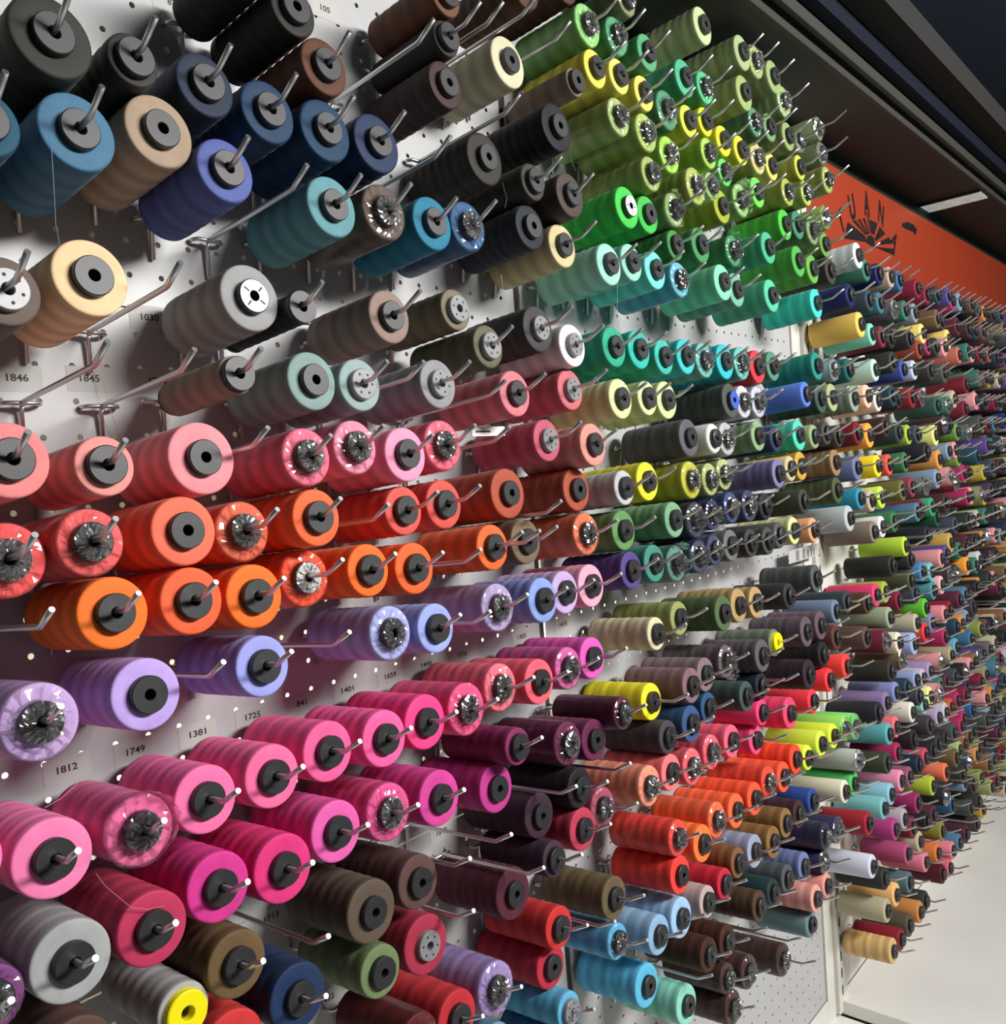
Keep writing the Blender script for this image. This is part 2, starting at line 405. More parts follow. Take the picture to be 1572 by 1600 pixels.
LABEL_B_ME = mesh_of('cap_label', *ring_disc(3.9, 11.8, LEN + 5.45), mat=MAT_LABEL_BLUE)
def strokes():
    r = random.Random(3); parts = []
    for k in range(4):
        a = k * 1.57 + r.uniform(-0.3, 0.3); c, s = math.cos(a), math.sin(a)
        v, f = box_geo(5, 9.5, -0.6, 0.6, LEN + 5.72, LEN + 5.8)
        parts.append(([(x * c - y * s, x * s + y * c, z) for x, y, z in v], f))
    return mm(joined(parts))
STROKE_ME = mesh_of('label_print', *strokes(), mat=MAT_INK)
def star_holes():
    parts = []
    for k in range(6):
        a = k * math.pi / 3; parts.append(([(x + 8 * math.cos(a), y + 8 * math.sin(a), z) for x, y, z in lathe([(0.01, LEN + 5.42), (1.1, LEN + 5.42), (1.1, LEN + 5.5), (0.01, LEN + 5.5)], 8)[0]], lathe([(0, 0)] * 4, 8)[1]))
    return mm(joined(parts))
STAR_ME = mesh_of('cap_holes', *star_holes(), mat=MAT_SLOT)
def wrap_mesh(seed, heavy=False):
    r = random.Random(seed); n = 48; rows = []
    pl = [r.uniform(-1, 1) for _ in range(n)]; pl = [(pl[k] + 0.6 * pl[k - 1]) for k in range(n)]
    def ring(rad, z, ja, jz):
        return [((rad + r.uniform(-ja, ja)) * math.cos(2 * math.pi * k / n), (rad + r.uniform(-ja, ja)) * math.sin(2 * math.pi * k / n), z + pl[k] * jz + r.uniform(-jz, jz) * 0.6) for k in range(n)]
    rows.append(ring(22.9, 0.5, 0.05, 0.3)); rows.append(ring(23.2, 20, 0.15, 0)); rows.append(ring(23.2, 45, 0.18, 0)); rows.append(ring(23.2, 68, 0.15, 0))
    rows.append(ring(23.1, LEN - 2.0, 0.1, 0.2)); rows.append(ring(22.3, LEN + 0.4, 0.12, 0.25)); rows.append(ring(20.2, LEN + 1.6, 0.3, 0.5))
    rows.append(ring(17, LEN + 1.9, 0.5, 0.6)); rows.append(ring(14.4, LEN + 2.8, 0.4, 0.8)); rows.append(ring(12.9, LEN + 6.6, 0.3, 0.5))
    k = 2.0 if heavy else 1.0
    rows.append(ring(11, LEN + 7.2 + 1.5 * (k - 1), 0.7, 0.9 * k)); rows.append(ring(9, LEN + 7.8 + 1.5 * (k - 1), 0.8, 1.3 * k)); rows.append(ring(6.8, LEN + 8.4 + 2 * (k - 1), 0.8, 1.7 * k)); rows.append(ring(4.6, LEN + 7.6 + 2 * (k - 1), 0.3, 1.2 * k)); rows.append(ring(3.3, LEN + 5, 0.1, 0.3))
    if heavy:
        pass
    V = [p for q in rows for p in q]; F = []
    for i in range(len(rows) - 1):
        for j in range(n):
            j2 = (j + 1) % n; F.append((i * n + j, i * n + j2, (i + 1) * n + j2, (i + 1) * n + j))
    # split quads so that folds catch the light
    F2 = []
    for a, b, c, d in F: F2 += [(a, b, c), (a, c, d)]
    me = mesh_of('plastic_wrap', [(x / 1000, y / 1000, z / 1000) for x, y, z in V], F2, mat=MAT_FILM)
    me.materials.append(MAT_FRONT); me.materials.append(MAT_FOLD)
    for pgn in me.polygons:
        pgn.use_smooth = pgn.index < 5 * n * 2; pgn.material_index = 0 if pgn.index < 5 * n * 2 else 1 if pgn.index < 9 * n * 2 else 2
    return me
WRAPS = [wrap_mesh(s) for s in range(4)]; WRAPS_H = [wrap_mesh(20 + s, True) for s in range(3)]
def lip_mesh(seed):
    # loose mouth of the bag standing out round the front rim
    r = random.Random(seed); n = 40; V = []; F = []; ph = r.uniform(0, 6.28)
    for q, (z, rad, j) in enumerate(((LEN - 2, 23.3, 0.1), (LEN + 3, 23.6, 0.5), (LEN + 8, 22.8, 1.3), (LEN + 12, 21.0, 2.2))):
        for k in range(n):
            a = 2 * math.pi * k / n; g = 0.55 + 0.45 * math.cos(a - ph)
            rr = rad + (3.5 * q / 3) * g * g + r.uniform(-j, j); zz = LEN - 2 + (z - LEN + 2) * (0.25 + 0.75 * g) + r.uniform(-j, j) * 0.5
            V.append((rr * math.cos(a) / 1000, rr * math.sin(a) / 1000, zz / 1000))
    for q in range(3):
        for k in range(n):
            k2 = (k + 1) % n; a, b, c, d = q * n + k, q * n + k2, (q + 1) * n + k2, (q + 1) * n + k; F += [(a, b, c), (a, c, d)]
    return mesh_of('wrap_lip', V, F, mat=MAT_FRONT)
LIPS = [lip_mesh(s) for s in range(3)]

TT = math.tan(TILT); RW = 1.9
def arm_pts(l):
    if l > 110: return [(0, -7, -7 * 0 + 0.3), (0, -12, 12 * TT), (0, -l + 2.5, (l - 2.5) * TT), (0, -l - 0.5, l * TT + 0.5), (0, -l - 3.5, l * TT + 2.2), (0, -l - 19, l * TT + 10.8)]
    return [(0, -7, 0.3), (0, -12, 12 * TT), (0, -l, l * TT)]
ARM_LONG = mesh_of('arm', *mm(sweep(arm_pts(122), RW)), smooth=False, mat=MAT_STEEL)
ARM_SHORT = mesh_of('arm', *mm(sweep(arm_pts(92), RW)), smooth=False, mat=MAT_STEEL)
LOOP = mesh_of('wall_loop', *mm(sweep([(-12.7, -0.3, 0), (-12.7, -5, 0), (-10, -9, 0), (10, -9, 0), (12.7, -5, 0), (12.7, -0.3, 0)], 1.7)), mat=MAT_STEEL)
LEG = mesh_of('leg', *mm(sweep([(0, -7.5, -1.5), (0, -4.5, -5), (0, -2.6, -28)], 1.8)), mat=MAT_STEEL)
for me in (ARM_LONG, ARM_SHORT, LOOP, LEG):
    for pgn in me.polygons: pgn.use_smooth = len(pgn.vertices) == 4

# ------------------------------------------------------------------ the spools, read off the photograph
DATA = """
80 57 130 3c3a34 charcoal
209 96 84 3a3833 charcoal
321 133 100 23344e navy
419 175 98 1c4269 dark blue
509 204 97 144268 dark blue
589 224 92 223860 navy
758 248 85 3c3732 black |n
870 199 76 1c1c26 blue-black |n
458 16 88 32302c black |n
400 -62 86 2c2a26 black |n
504 98 92 693e26 brown
697 6 75 784b32 brown |n
698 70 56 34322f charcoal |t
695 115 86 4a3030 dark maroon |n
794 97 84 d7d2af cream |n
820 -22 70 5a3c2a brown |n
882 -28 66 523828 brown |n
900 127 44 8c7869 taupe |n
-25 190 110 145a78 teal blue
121 206 122 4b82a5 steel blue
254 208 118 b9a087 tan |n
342 259 105 5a69b4 periwinkle blue
519 323 95 69a5af grey teal
600 332 88 786458 brown |w
676 349 84 1982a5 bright teal blue
731 354 78 3c6ea0 blue |w
828 349 75 282d3c blue-black |n
879 384 68 d7c896 khaki
834 298 58 46413c charcoal |t
891 305 70 554841 dark taupe
8 455 110 78695f taupe |s
142 434 121 fad7a5 peach |n
393 466 109 afafaf grey |nl
463 481 50 2a2a2c black
609 495 84 a58c80 taupe brown
716 493 70 8c8269 olive brown |ns
755 522 74 73735a olive |s
841 514 73 4b4b4b charcoal |s
895 545 70 f0e8eb white |s
369 586 62 a59687 taupe
495 596 98 96b4af sage grey |n
548 600 89 a5bebc pale sage |s
685 600 78 a5a5a8 grey |s
805 615 73 e17d87 rose
891 604 67 d76e78 rose |s
16 719 122 f58c8c salmon
164 728 96 f59b96 salmon
316 716 116 fa96a0 salmon pink |n
479 714 92 fa7896 rose pink |w
555 699 86 ff96b4 pink |w
634 710 86 ff9bbe pink
692 696 80 ff738c hot rose |w
855 688 67 cd5a73 mauve rose |s
927 696 69 e1968c dusty pink
18 874 124 fa5a5a coral red |w
135 850 112 fa6464 coral red |w
288 830 110 ff7355 coral orange |n
379 832 97 f06e4b orange |w
495 810 92 ff6932 bright orange
631 798 78 eb5a50 coral red
694 788 78 e1554b coral red
794 771 80 be553c terracotta |n
901 765 69 b95537 terracotta |n
177 957 117 ff7814 bright orange
300 938 107 ff6432 red orange
398 930 103 ff730f bright orange
476 902 92 ff552d red orange |wl
576 891 84 ff6e0f bright orange
648 888 82 ff641e bright orange
770 855 73 f56928 burnt orange
822 846 72 87735a olive tan
916 833 68 eb7d55 pale orange |w
62 1128 124 d7b4eb lavender |w
229 1085 115 c8aaf5 lavender |n
411 1041 97 a5aaf5 periwinkle
619 988 92 b9bef5 periwinkle |wn
663 984 86 a0aff5 periwinkle
778 949 76 c3afdc lilac |w
851 937 73 8ca5e6 cornflower blue
881 926 70 cdafe1 lilac
924 915 68 f5aac3 pale pink
-60 1350 122 fa78b4 pink
83 1341 126 ff82b9 pink
219 1297 112 ff73af pink |W
322 1249 108 ff73af pink
426 1213 100 ff6ea5 pink
513 1174 96 ff5fa0 hot pink
601 1154 90 ff5fa5 hot pink
665 1128 87 ff3c8c vivid pink
729 1108 83 ff5591 hot pink |w
782 1074 76 ff788c coral pink |w
843 1065 72 fa5f73 coral
888 1044 67 e169af orchid |w
926 1028 66 eb5abe orchid
342 1386 110 e13296 magenta
443 1357 108 eb2d82 magenta
526 1299 97 f05fb4 orchid pink
607 1269 91 f55aa0 pink |w
687 1247 88 e141a0 orchid
777 1221 86 cd3796 magenta |n
806 1190 60 962d69 deep magenta |t
888 1164 74 7d2d5a plum |wn
933 1148 71 782855 plum |n
963 1132 52 6e2d50 plum |wt
239 1451 117 cd325f crimson
581 1424 104 6e5f50 brown |n
654 1378 85 6e504b brown |n
802 1396 88 64283c maroon |n
906 1227 66 2d232d black purple
844 1286 80 4b2d41 dark plum |n
864 1316 58 50374b dark plum |t
911 1295 68 c83c55 crimson
942 1262 64 be5a73 rose |w
106 1505 136 b9bcbc pale grey
361 1516 112 7d6441 olive tan
-10 1560 110 965096 purple |w
292 1575 88 bebebe grey |ny
466 1558 105 233c69 navy
595 1518 82 829664 olive green |n
666 1476 100 b92d4b crimson |ns
775 1545 83 b49bd7 lavender |w
875 1466 74 d72d2d red
862 1517 84 cd2841 crimson red |n
965 1471 56 64beeb sky blue |w
960 1403 67 78694b khaki brown
1063 1363 67 ff3c32 neon red |n
1065 1434 65 a5cdf5 light blue
1030 1461 62 96bee1 light blue
1011 1540 85 5fc3eb sky blue |n
886 1548 58 5fb9e1 sky blue |st
1073 1570 62 96e6cd mint |n
120 1650 120 6e5046 brown |n
365 1635 112 dc3232 red
655 1625 82 782323 dark red |wn
715 1590 85 cd2832 red
775 1640 80 78aac8 pale blue |w
900 1640 76 3c78aa blue
918 41 68 96d77d light green |w
965 66 65 5aaf78 green |w
1012 85 60 55aa73 green
978 4 52 96a06e pale olive |w
1098 40 62 becd96 sage |n
926 108 63 ebe150 yellow
968 127 60 ebe164 yellow
1007 153 58 e6dc64 yellow
965 160 65 afc878 pale green |w
1009 197 66 b4cd6e pale lime |w
1070 122 58 4bb987 sea green
1102 147 64 55c88c mint green |w
1042 172 62 5aa078 green |w
1160 82 55 a5b982 sage
1181 96 52 afbe78 sage |w
1163 145 56 a0b46e olive sage |n
1209 120 52 9baf73 sage
1225 159 50 a5c382 pale sage |w
1076 189 50 dce646 yellow
1103 200 46 faf528 bright yellow
1131 221 48 fafa32 bright yellow
1158 235 46 e1e13c yellow
1180 191 45 5f9b78 sea green |w
1203 199 44 78a06e sage green
1232 213 44 96aa6e sage
1184 248 50 d2c882 pale yellow |w
1206 260 43 d7d264 yellow
1046 242 58 aae150 lime |w
1107 233 55 aad750 lime |w
1018 284 58 afc36e olive lime |w
1087 291 60 b4c364 olive lime |w
1133 275 45 64d76e green |w
1111 277 40 b4dc82 pale green |w
1158 313 54 96c878 pale green |W
1184 300 48 6ed250 bright green
1128 316 57 a5b432 olive
1231 301 44 b4be50 olive lime |w
1260 301 43 b9c85a lime |w
1293 278 43 aab955 lime |w
1250 259 42 c3c850 yellow olive
1279 203 38 96aa78 sage |w
1284 241 38 788c64 sage |w
1250 227 36 829664 sage |w
980 324 66 3ccd4b bright green |nl
1012 330 63 3cc34b bright green |n
1054 334 57 96b46e olive green |W
1227 350 53 4bc33c bright green
1247 348 47 468c6e teal green
1270 360 52 8caa6e pale olive |W
1290 347 40 96be50 lime |w
1289 377 42 73a546 green
1055 378 50 4b9650 green
1095 383 56 469b55 green
1146 392 50 50a56e green |W
1201 387 50 46b98c emerald
1248 408 49 4bb446 green
1270 420 46 64b441 green
952 413 66 a0e1cd pale mint
987 410 59 96d7c3 pale mint
1024 422 60 73e1d7 aqua
1062 436 57 6ebed7 blue aqua |w
1130 441 58 82e6b4 mint
1151 453 53 78b9a0 sage
1206 462 62 55c8a0 emerald |n
1276 474 53 3ce1c8 turquoise
1298 421 44 4b4137 dark brown
1341 399 42 d7e1e1 white
960 542 64 23b491 sea green
999 546 62 28c3b4 turquoise
1038 558 55 3cc3b4 turquoise
1072 557 56 3cc8cd cyan
1101 563 56 78c8be aqua |w
1133 565 56 28c3cd cyan
1159 568 52 6ec8be aqua |w
1184 573 53 dc323c red
1208 572 47 5a967d grey green
1277 572 44 1e9687 teal
1303 577 38 96b4b4 pale teal |w
1327 578 38 146464 dark teal
970 623 64 dce1a5 cream green
1012 622 55 d7e1a5 cream green
1042 625 60 d2e1a0 cream green
1142 626 55 555f58 dark grey green |nb
1162 628 52 d7d4e1 white |w
1185 628 50 cdcddc white |w
1260 616 41 557ddc royal blue
1283 623 48 415f50 dark green
1301 621 46 afb987 tan green
1335 623 42 96aa96 grey green
1077 684 60 696770 charcoal |n
1116 685 40 dcdcd7 white
1136 686 53 c8c8cd white |w
1185 681 48 91b47d sage green
1213 685 38 324169 navy
1249 680 48 46d7b4 turquoise |n
1273 682 38 a0b482 pale green |W
1292 677 38 504b46 dark brown
1311 683 30 4b413c dark brown
976 762 50 c8cacd light grey
1012 752 62 e6e128 acid yellow
1080 750 62 cdcd3c acid yellow |wn
1110 749 52 bec882 pale lime |w
1132 742 51 bec882 pale lime |w
1217 740 46 827daf indigo
1236 732 38 d2c396 cream
1252 728 46 cda53c gold
1306 721 46 a5825a khaki brown
975 829 64 6ea05f leaf green
1054 812 57 82b48c sage green
1087 812 56 464b64 navy |W
1114 804 42 3c466e navy |W
1143 792 50 465a8c blue |w
1171 790 50 4b5078 navy |w
1197 791 36 323241 dark navy
1257 783 40 464b3c dark olive
1309 766 42 55643c olive
987 891 60 5f4b96 purple
1023 880 60 469b8c teal green
1057 880 58 6ea596 sea green |W
1093 869 52 4b5578 navy |W
1117 859 48 505a7d navy |w
1143 852 50 7d7d7d grey
1174 848 42 4b4b4b charcoal
1201 845 42 555855 charcoal
1219 836 38 5f6164 charcoal
1241 829 44 d7dc96 pale lime
1272 828 38 eba573 peach
1026 990 52 e1d7af cream
1062 966 54 a5af69 olive green
1131 958 56 5f784b forest green |n
1155 946 54 bea069 tan
1182 941 50 c3a56e tan
1276 904 44 5f6464 charcoal
1234 931 36 3c3e3e charcoal
1081 1071 56 967378 mauve brown
1103 1054 54 967d82 mauve
1135 1033 52 827378 mauve grey |W
1192 1025 52 6e646e purple grey
1211 1004 42 7d8c78 grey green |y
1261 987 48 6e5f69 purple grey |n
1283 977 46 735a64 mauve
1265 1054 48 3c2d37 dark plum |n
1287 1025 42 2d2a2a black
1308 996 40 693c37 brown
1019 1101 62 faf01e neon yellow
1167 1088 48 4b645f grey teal
1191 1074 40 232a37 dark navy
1081 1131 58 3c5f91 blue
1108 1106 46 325f8c blue
1044 1149 56 554e58 charcoal purple
1192 1119 42 ff3c7d hot pink
1235 1114 52 ff3c6e hot pink
1271 1096 36 fa3246 neon red
1297 1060 32 ff323c neon red
1324 1041 40 ff3c37 neon red
1181 1147 50 ff4b87 hot pink
1144 1158 52 ff5f7d coral pink
1112 1175 55 ff6478 coral pink |w
1082 1198 58 ff6e78 coral pink |w
1049 1205 60 ff787d coral pink
1015 1228 64 ffa082 peach |w
1244 1186 46 ff4623 neon orange
1225 1214 48 ff552d neon orange
1201 1222 50 ff5032 red orange |w
1180 1248 52 ff5528 neon orange
1151 1267 54 ff6937 neon orange
1119 1283 58 ff7341 neon orange |w
1100 1316 60 ff7832 neon orange
1060 1318 60 ff5041 coral red |w
1263 1184 40 e1fa3c neon yellow
1284 1162 42 dcf546 neon yellow
1303 1150 40 e1fa3c neon yellow
1321 1138 40 a0eb64 neon lime |w
1337 1135 42 82f078 neon green |w
1343 1193 30 c8cdc8 pale grey |w
1335 1220 42 55c869 green
1321 1237 36 ebe4cd cream |y
1271 1252 34 2d50a5 royal blue
1249 1272 44 50323c plum
1229 1286 46 9b7846 tan brown
1209 1316 50 9b7341 tan brown
1180 1330 52 a5afcd grey blue
1154 1348 48 96643c brown
1133 1381 48 d71e3c red
1106 1409 50 cdb9b9 pinkish grey
1310 1297 42 3c375f indigo |w
1291 1318 45 413c5f indigo |w
1288 1338 40 3c3764 indigo |w
1257 1354 45 7887b9 periwinkle
1231 1373 44 5f696e blue grey
1209 1395 42 284648 dark teal
1187 1416 48 644b37 brown
1276 1404 43 f0a59b peach pink
1293 1381 40 f0a096 peach pink
1268 1444 42 78969b grey teal |nb
1224 1500 52 5a3c34 brown |w
1137 1471 52 553223 dark brown
1108 1492 54 553223 dark brown
1170 1519 52 644641 brown |w
1137 1533 46 644641 brown |w
1145 1571 56 644137 brown |w
1329 461 38 142364 navy
1374 428 28 141964 navy
1392 433 28 beaa96 cream
1406 438 28 3c6ea0 blue
1359 469 34 3c4b5f grey blue
1376 473 32 3c7d8c teal
1449 461 24 8c193c maroon
1434 451 24 8c193c maroon
1397 483 26 6e6e73 silver |w
1415 485 28 3c826e green
1430 489 26 8c9baa grey blue
1472 502 24 3c4146 charcoal
1345 507 42 f0c35a gold |n
1363 522 34 82d7be mint
1379 526 28 8c233c crimson
1393 528 30 372d2a dark brown
1442 521 32 fae178 yellow |n
1482 530 34 f5d26e yellow |n
1437 546 20 a04128 rust
1499 555 22 c86e5f salmon
1546 554 20 aa5a4b brown
1569 514 22 82785a tan
1368 578 36 bee1d2 pale mint
1396 565 28 3c4141 charcoal
1412 578 30 4155aa blue
1429 578 30 b9cde1 pale blue
1476 583 36 505a55 dark grey green |n
1510 601 18 82192d maroon
1356 619 38 f5c3a0 peach
1372 626 26 e1d7d2 white
1426 621 34 961e28 maroon |n
1465 634 28 375f5a dark teal
1482 633 26 508c78 green |w
1509 639 24 821e37 maroon
1341 677 38 821428 crimson
1359 680 40 faa532 orange
1405 676 34 324b4b dark teal |n
1420 679 30 a5c83c lime
1434 679 26 46505f grey blue
1462 680 36 e6e682 pale yellow |n
1496 675 28 73a04b green
1513 676 24 5a7878 grey teal |w
1570 657 26 193282 royal blue |n
1340 731 40 737da5 grey blue
1372 728 36 ffe114 yellow
1390 726 34 eb503c red
1415 722 32 3c825a green
1468 718 34 dc9646 amber |ns
1498 715 30 82a54b green |s
1528 713 26 1e5564 teal
1345 779 36 2896b4 cyan
1362 782 32 c8b9a0 cream
1378 777 36 c8f046 neon lime
1411 766 28 78783c olive
1426 761 26 963c50 rose
1447 759 26 787d82 silver |w
1493 754 24 8c2832 red |w
1538 738 20 c8b432 yellow
1538 777 24 d2be1e yellow
1549 766 20 5a3c5f purple
1457 792 22 3caa78 green
1328 810 42 bec8c8 light grey |n
1379 823 34 e1e1dc white
1366 831 28 968278 taupe
1398 815 26 3c8250 green
1465 808 28 14643c dark green
1416 855 20 bee13c lime
1486 848 34 cda550 gold |n
1395 884 34 323232 black |n
1423 874 32 3c3734 black |n
1512 884 32 f09b28 orange |n
1531 875 30 d2d2cd white
1565 838 26 969696 grey |n
1442 893 24 3c87be blue
1456 894 28 78c3cd aqua
1424 907 22 555a3c olive
1370 930 38 e1326e hot pink
1384 925 30 afbe32 lime
1356 942 30 5f3c2d brown
1325 941 28 3c484b charcoal
1472 914 20 e6b4b4 pale pink
1459 922 24 5096a0 teal
1561 917 22 6e2341 maroon
1447 950 30 64c828 bright green |n
1522 949 30 464146 charcoal |n
1485 953 20 961e32 dark red
1307 955 24 788caa grey blue
1391 965 28 a5b496 sage
1477 960 20 e68c96 pink
1457 973 20 8c82b4 lilac
1447 988 28 e63237 red
1355 996 36 6e504b brown |n
1405 1004 30 ebe1c8 cream
1429 1006 36 a5b4e1 periwinkle
1533 983 18 96a050 olive
1518 998 22 3c78a0 blue
1495 1011 22 6eaac8 light blue
1487 1024 22 b4af82 beige
1541 1054 34 a0966e tan |n
1454 1049 28 aa96c8 lilac
1443 1060 28 c8bed2 pale lilac
1433 1066 28 96a5d2 periwinkle
1401 1082 28 8c91c8 periwinkle
1386 1098 28 967daf lilac
1374 1114 36 2d2d37 black
1437 1085 22 464b55 charcoal
1444 1100 26 96d7cd mint
1454 1088 22 f0f096 pale yellow
1426 1113 24 ebe8d7 cream
1487 1105 24 c85a32 rust
1520 1110 22 285fa0 blue
1513 1075 20 322d64 indigo
1401 1136 30 eb6e78 coral pink
1454 1133 28 4b484b charcoal
1467 1121 20 b9a5c8 lilac
1390 1147 28 64b9be teal
1566 1179 26 960a23 crimson
1429 1156 24 32232d black purple
1404 1177 28 b4235f magenta
1447 1184 24 cd4b5f rose
1500 1171 22 aac882 pale green
1388 1192 28 4b503c dark olive
1409 1220 26 f096b4 pink
1422 1214 24 a05a7d mauve
1479 1207 24 f07850 orange
1458 1228 30 bed232 lime
1393 1241 28 91cde1 light blue
1382 1263 32 82c8cd aqua
1435 1255 26 aa286e magenta
1489 1258 24 286496 blue
1536 1265 22 d2a532 gold
1508 1223 22 82a0b9 grey blue
1562 1226 20 a5733c amber
1414 1280 28 beb4c3 lavender grey
1358 1287 38 af192d red |n
1400 1296 32 be3c87 magenta
1450 1284 24 232826 black
1460 1274 22 642846 plum
1438 1315 28 c8bea0 cream
1473 1299 22 969137 olive
1527 1287 22 503c41 brown
1511 1303 22 5a283c plum
1500 1317 24 5582a5 steel blue
1419 1334 30 be5082 mauve pink
1466 1333 26 e17832 orange
1489 1331 26 eb8296 pink
1447 1347 28 eb8296 pink
1485 1354 26 dc6478 rose
1364 1354 38 dcdef0 white |n
1384 1373 32 3c3a32 dark olive
1422 1379 28 5f7d87 grey teal
1474 1366 26 5a1423 maroon
1401 1398 38 f5be78 peach
1447 1408 26 373e3e charcoal
1387 1423 38 c3b996 beige |n
1422 1446 36 5f5a46 olive
1409 1468 30 96192d red
1396 1486 43 e1b978 tan
"""
S = []
for line in DATA.strip().split('\n'):
    a = line.split('|'); fl = a[1].strip() if len(a) > 1 else ''; q = a[0].split()
    S.append(dict(u=float(q[0]), v=float(q[1]), h=float(q[2]), col=q[3], name=' '.join(q[4:]), fl=fl))
for s in S:
    y0 = -104.0; p = at_y(s['u'], s['v'], y0); x = p[0] / P
    if x < 23.2: k = round((x + 0.5) / 2); col = 2 * k - 0.5
    elif x < 54.2: k = round((x - 0.4) / 2); col = 2 * k + 0.4
    else: col = None
    if col is not None:
        q = at_x(s['u'], s['v'], col * P)
        if -111 < q[1] < -92: p = q
        elif abs(q[1] + 104) < 24: p = at_y(s['u'], s['v'], -111 if q[1] < -104 else -92)
    d = at_y(s['u'], s['v'] - s['h'] / 2, p[1])[2] - at_y(s['u'], s['v'] + s['h'] / 2, p[1])[2]
    if x < 24: d = min(max(d, 22), 49)
    elif x < 54.2: d = min(max(d, 26 if 't' in s['fl'] else 39), 47)
    else: d = min(max(d, 41), 46)
    s.update(x=p[0], y=p[1], z=p[2], d=d, X0=p[0], Z0=p[2])
# keep neighbours from running into each other
X = np.array([s['x'] for s in S]); Z = np.array([s['z'] for s in S]); D = np.array([s['d'] for s in S])
MOB = np.array([0.45 if 'n' in s['fl'] else 1.0 for s in S])
WR = np.array([1.0 if ('w' in s['fl'] or 'W' in s['fl']) else 0.0 for s in S])
for it in range(260):
    dx = X[:, None] - X[None]; dz = Z[:, None] - Z[None]; dist = np.hypot(dx, dz) + 1e-6
    need = (D[:, None] + D[None]) / 2 * 1.0 + 1.0 + 0.8 * (WR[:, None] + WR[None]); np.fill_diagonal(need, 0)
    ov = np.clip(need - dist, 0, None)
    if ov.max() < 0.05: break
    X += MOB * (ov * dx / dist).sum(1) * 0.25; Z += MOB * (ov * dz / dist).sum(1) * 0.25
    D -= np.where(ov.max(1) > 0.8, 0.012, 0) * D * (D > 37)
for s, x, z, d in zip(S, X, Z, D): s.update(x=x, z=z, d=d)

# rows and bays, used only to describe each spool
for s in S: s['bay'] = 'near' if s['x'] < 590 else 'middle' if s['x'] < 1400 else 'far'
for bay in ('near', 'middle', 'far'):
    g = sorted([s for s in S if s['bay'] == bay], key=lambda s: -s['z']); rows = []
    for s in g:
        if rows and rows[-1][0]['z'] - s['z'] < 24: rows[-1].append(s)
        else: rows.append([s])
    for r_, row in enumerate(rows):
        row.sort(key=lambda s: s['x'])
        for i, s in enumerate(row):
            s['row'] = r_; s['i'] = i; s['L'] = row[i - 1] if i else None; s['R'] = row[i + 1] if i + 1 < len(row) else None
ORD = ['first', 'second', 'third', 'fourth', 'fifth', 'sixth', 'seventh', 'eighth', 'ninth', 'tenth', 'eleventh', 'twelfth', 'thirteenth', 'fourteenth', 'fifteenth',
       'sixteenth', 'seventeenth', 'eighteenth', 'nineteenth', 'twentieth'] + ['%dth' % i for i in range(21, 70)]
def nm(s): return ('wrapped ' if ('w' in s['fl'] or 'W' in s['fl']) else '') + s['name']
order = sorted(range(len(S)), key=lambda i: -S[i]['h'] - (20 if S[i]['x'] < 590 else 0))
NEAR = set(order[:300])
def label_a(s):
    extra = ' with yellow cap' if 'y' in s['fl'] else ' with white paper label' if 'l' in s['fl'] else ''
    if s['L'] and s['R']: return '%s thread spool%s between %s and %s spools' % (nm(s), extra, nm(s['L']), nm(s['R']))
    if s['L']: return '%s thread spool%s at row end right of %s spool' % (nm(s), extra, nm(s['L']))
    if s['R']: return '%s thread spool%s at row start left of %s spool' % (nm(s), extra, nm(s['R']))
    return '%s thread spool%s alone in its row' % (nm(s), extra)
from collections import Counter
cnt = Counter(label_a(s) for s in S)
used = set()
for s in S:
    l = label_a(s)
    if cnt[l] > 1 or len(l.split()) > 16 or l in used:
        l = '%s thread spool, %s from left in %s row down of %s rack' % (nm(s), ORD[s['i']], ORD[s['row']], s['bay'])
    used.add(l); s['label'] = l
    h = 'bent steel hook carrying the ' + l.replace(' thread spool', ' spool')
    if len(h.split()) > 16:
        h = 'steel hook of %s spool, %s in %s row down of %s rack' % (nm(s), ORD[s['i']], ORD[s['row']], s['bay'])
    s['hook_label'] = h

# ------------------------------------------------------------------ build near spools and hooks one by one
HOOK_GROUP = 'bent steel peg hooks on the board'; SPOOL_GROUP = 'thread spools hung on peg hooks'
def make_hook(x, z, long_arm, label, group=HOOK_GROUP):
    h = empty('peg_hook', W(x, 0, z))
    new_obj('arm', ARM_LONG if long_arm else ARM_SHORT, h); new_obj('wall_loop', LOOP, h); new_obj('leg', LEG, h)
    return tag(h, label, 'hook', group)
def thread_rgb(hx):
    c_ = lin(hx); m_ = max(c_); k_ = 0.58 + 0.27 * m_
    return tuple(k_ * q_ + 0.015 * m_ for q_ in c_)
LOOSE = [((121, 206), [(80, 226), (84, 290), (87, 350), (94, 386)], -108), ((879, 384), [(783, 428), (786, 452), (797, 463)], -60), ((1062, 436), [(965, 442), (964, 490), (968, 520), (978, 540)], -108),
         ((239, 1451), [(150, 1365), (165, 1385), (205, 1418), (232, 1421), (258, 1415)], -113), ((164, 728), [(155, 525), (160, 590), (172, 640), (190, 692)], -8),
         ((83, 1341), [(70, 1262), (95, 1248), (115, 1230), (132, 1213)], -52), ((870, 199), [(890, 210), (892, 250), (900, 268)], -112), ((758, 248), [(785, 285), (792, 310), (789, 325)], -100)]
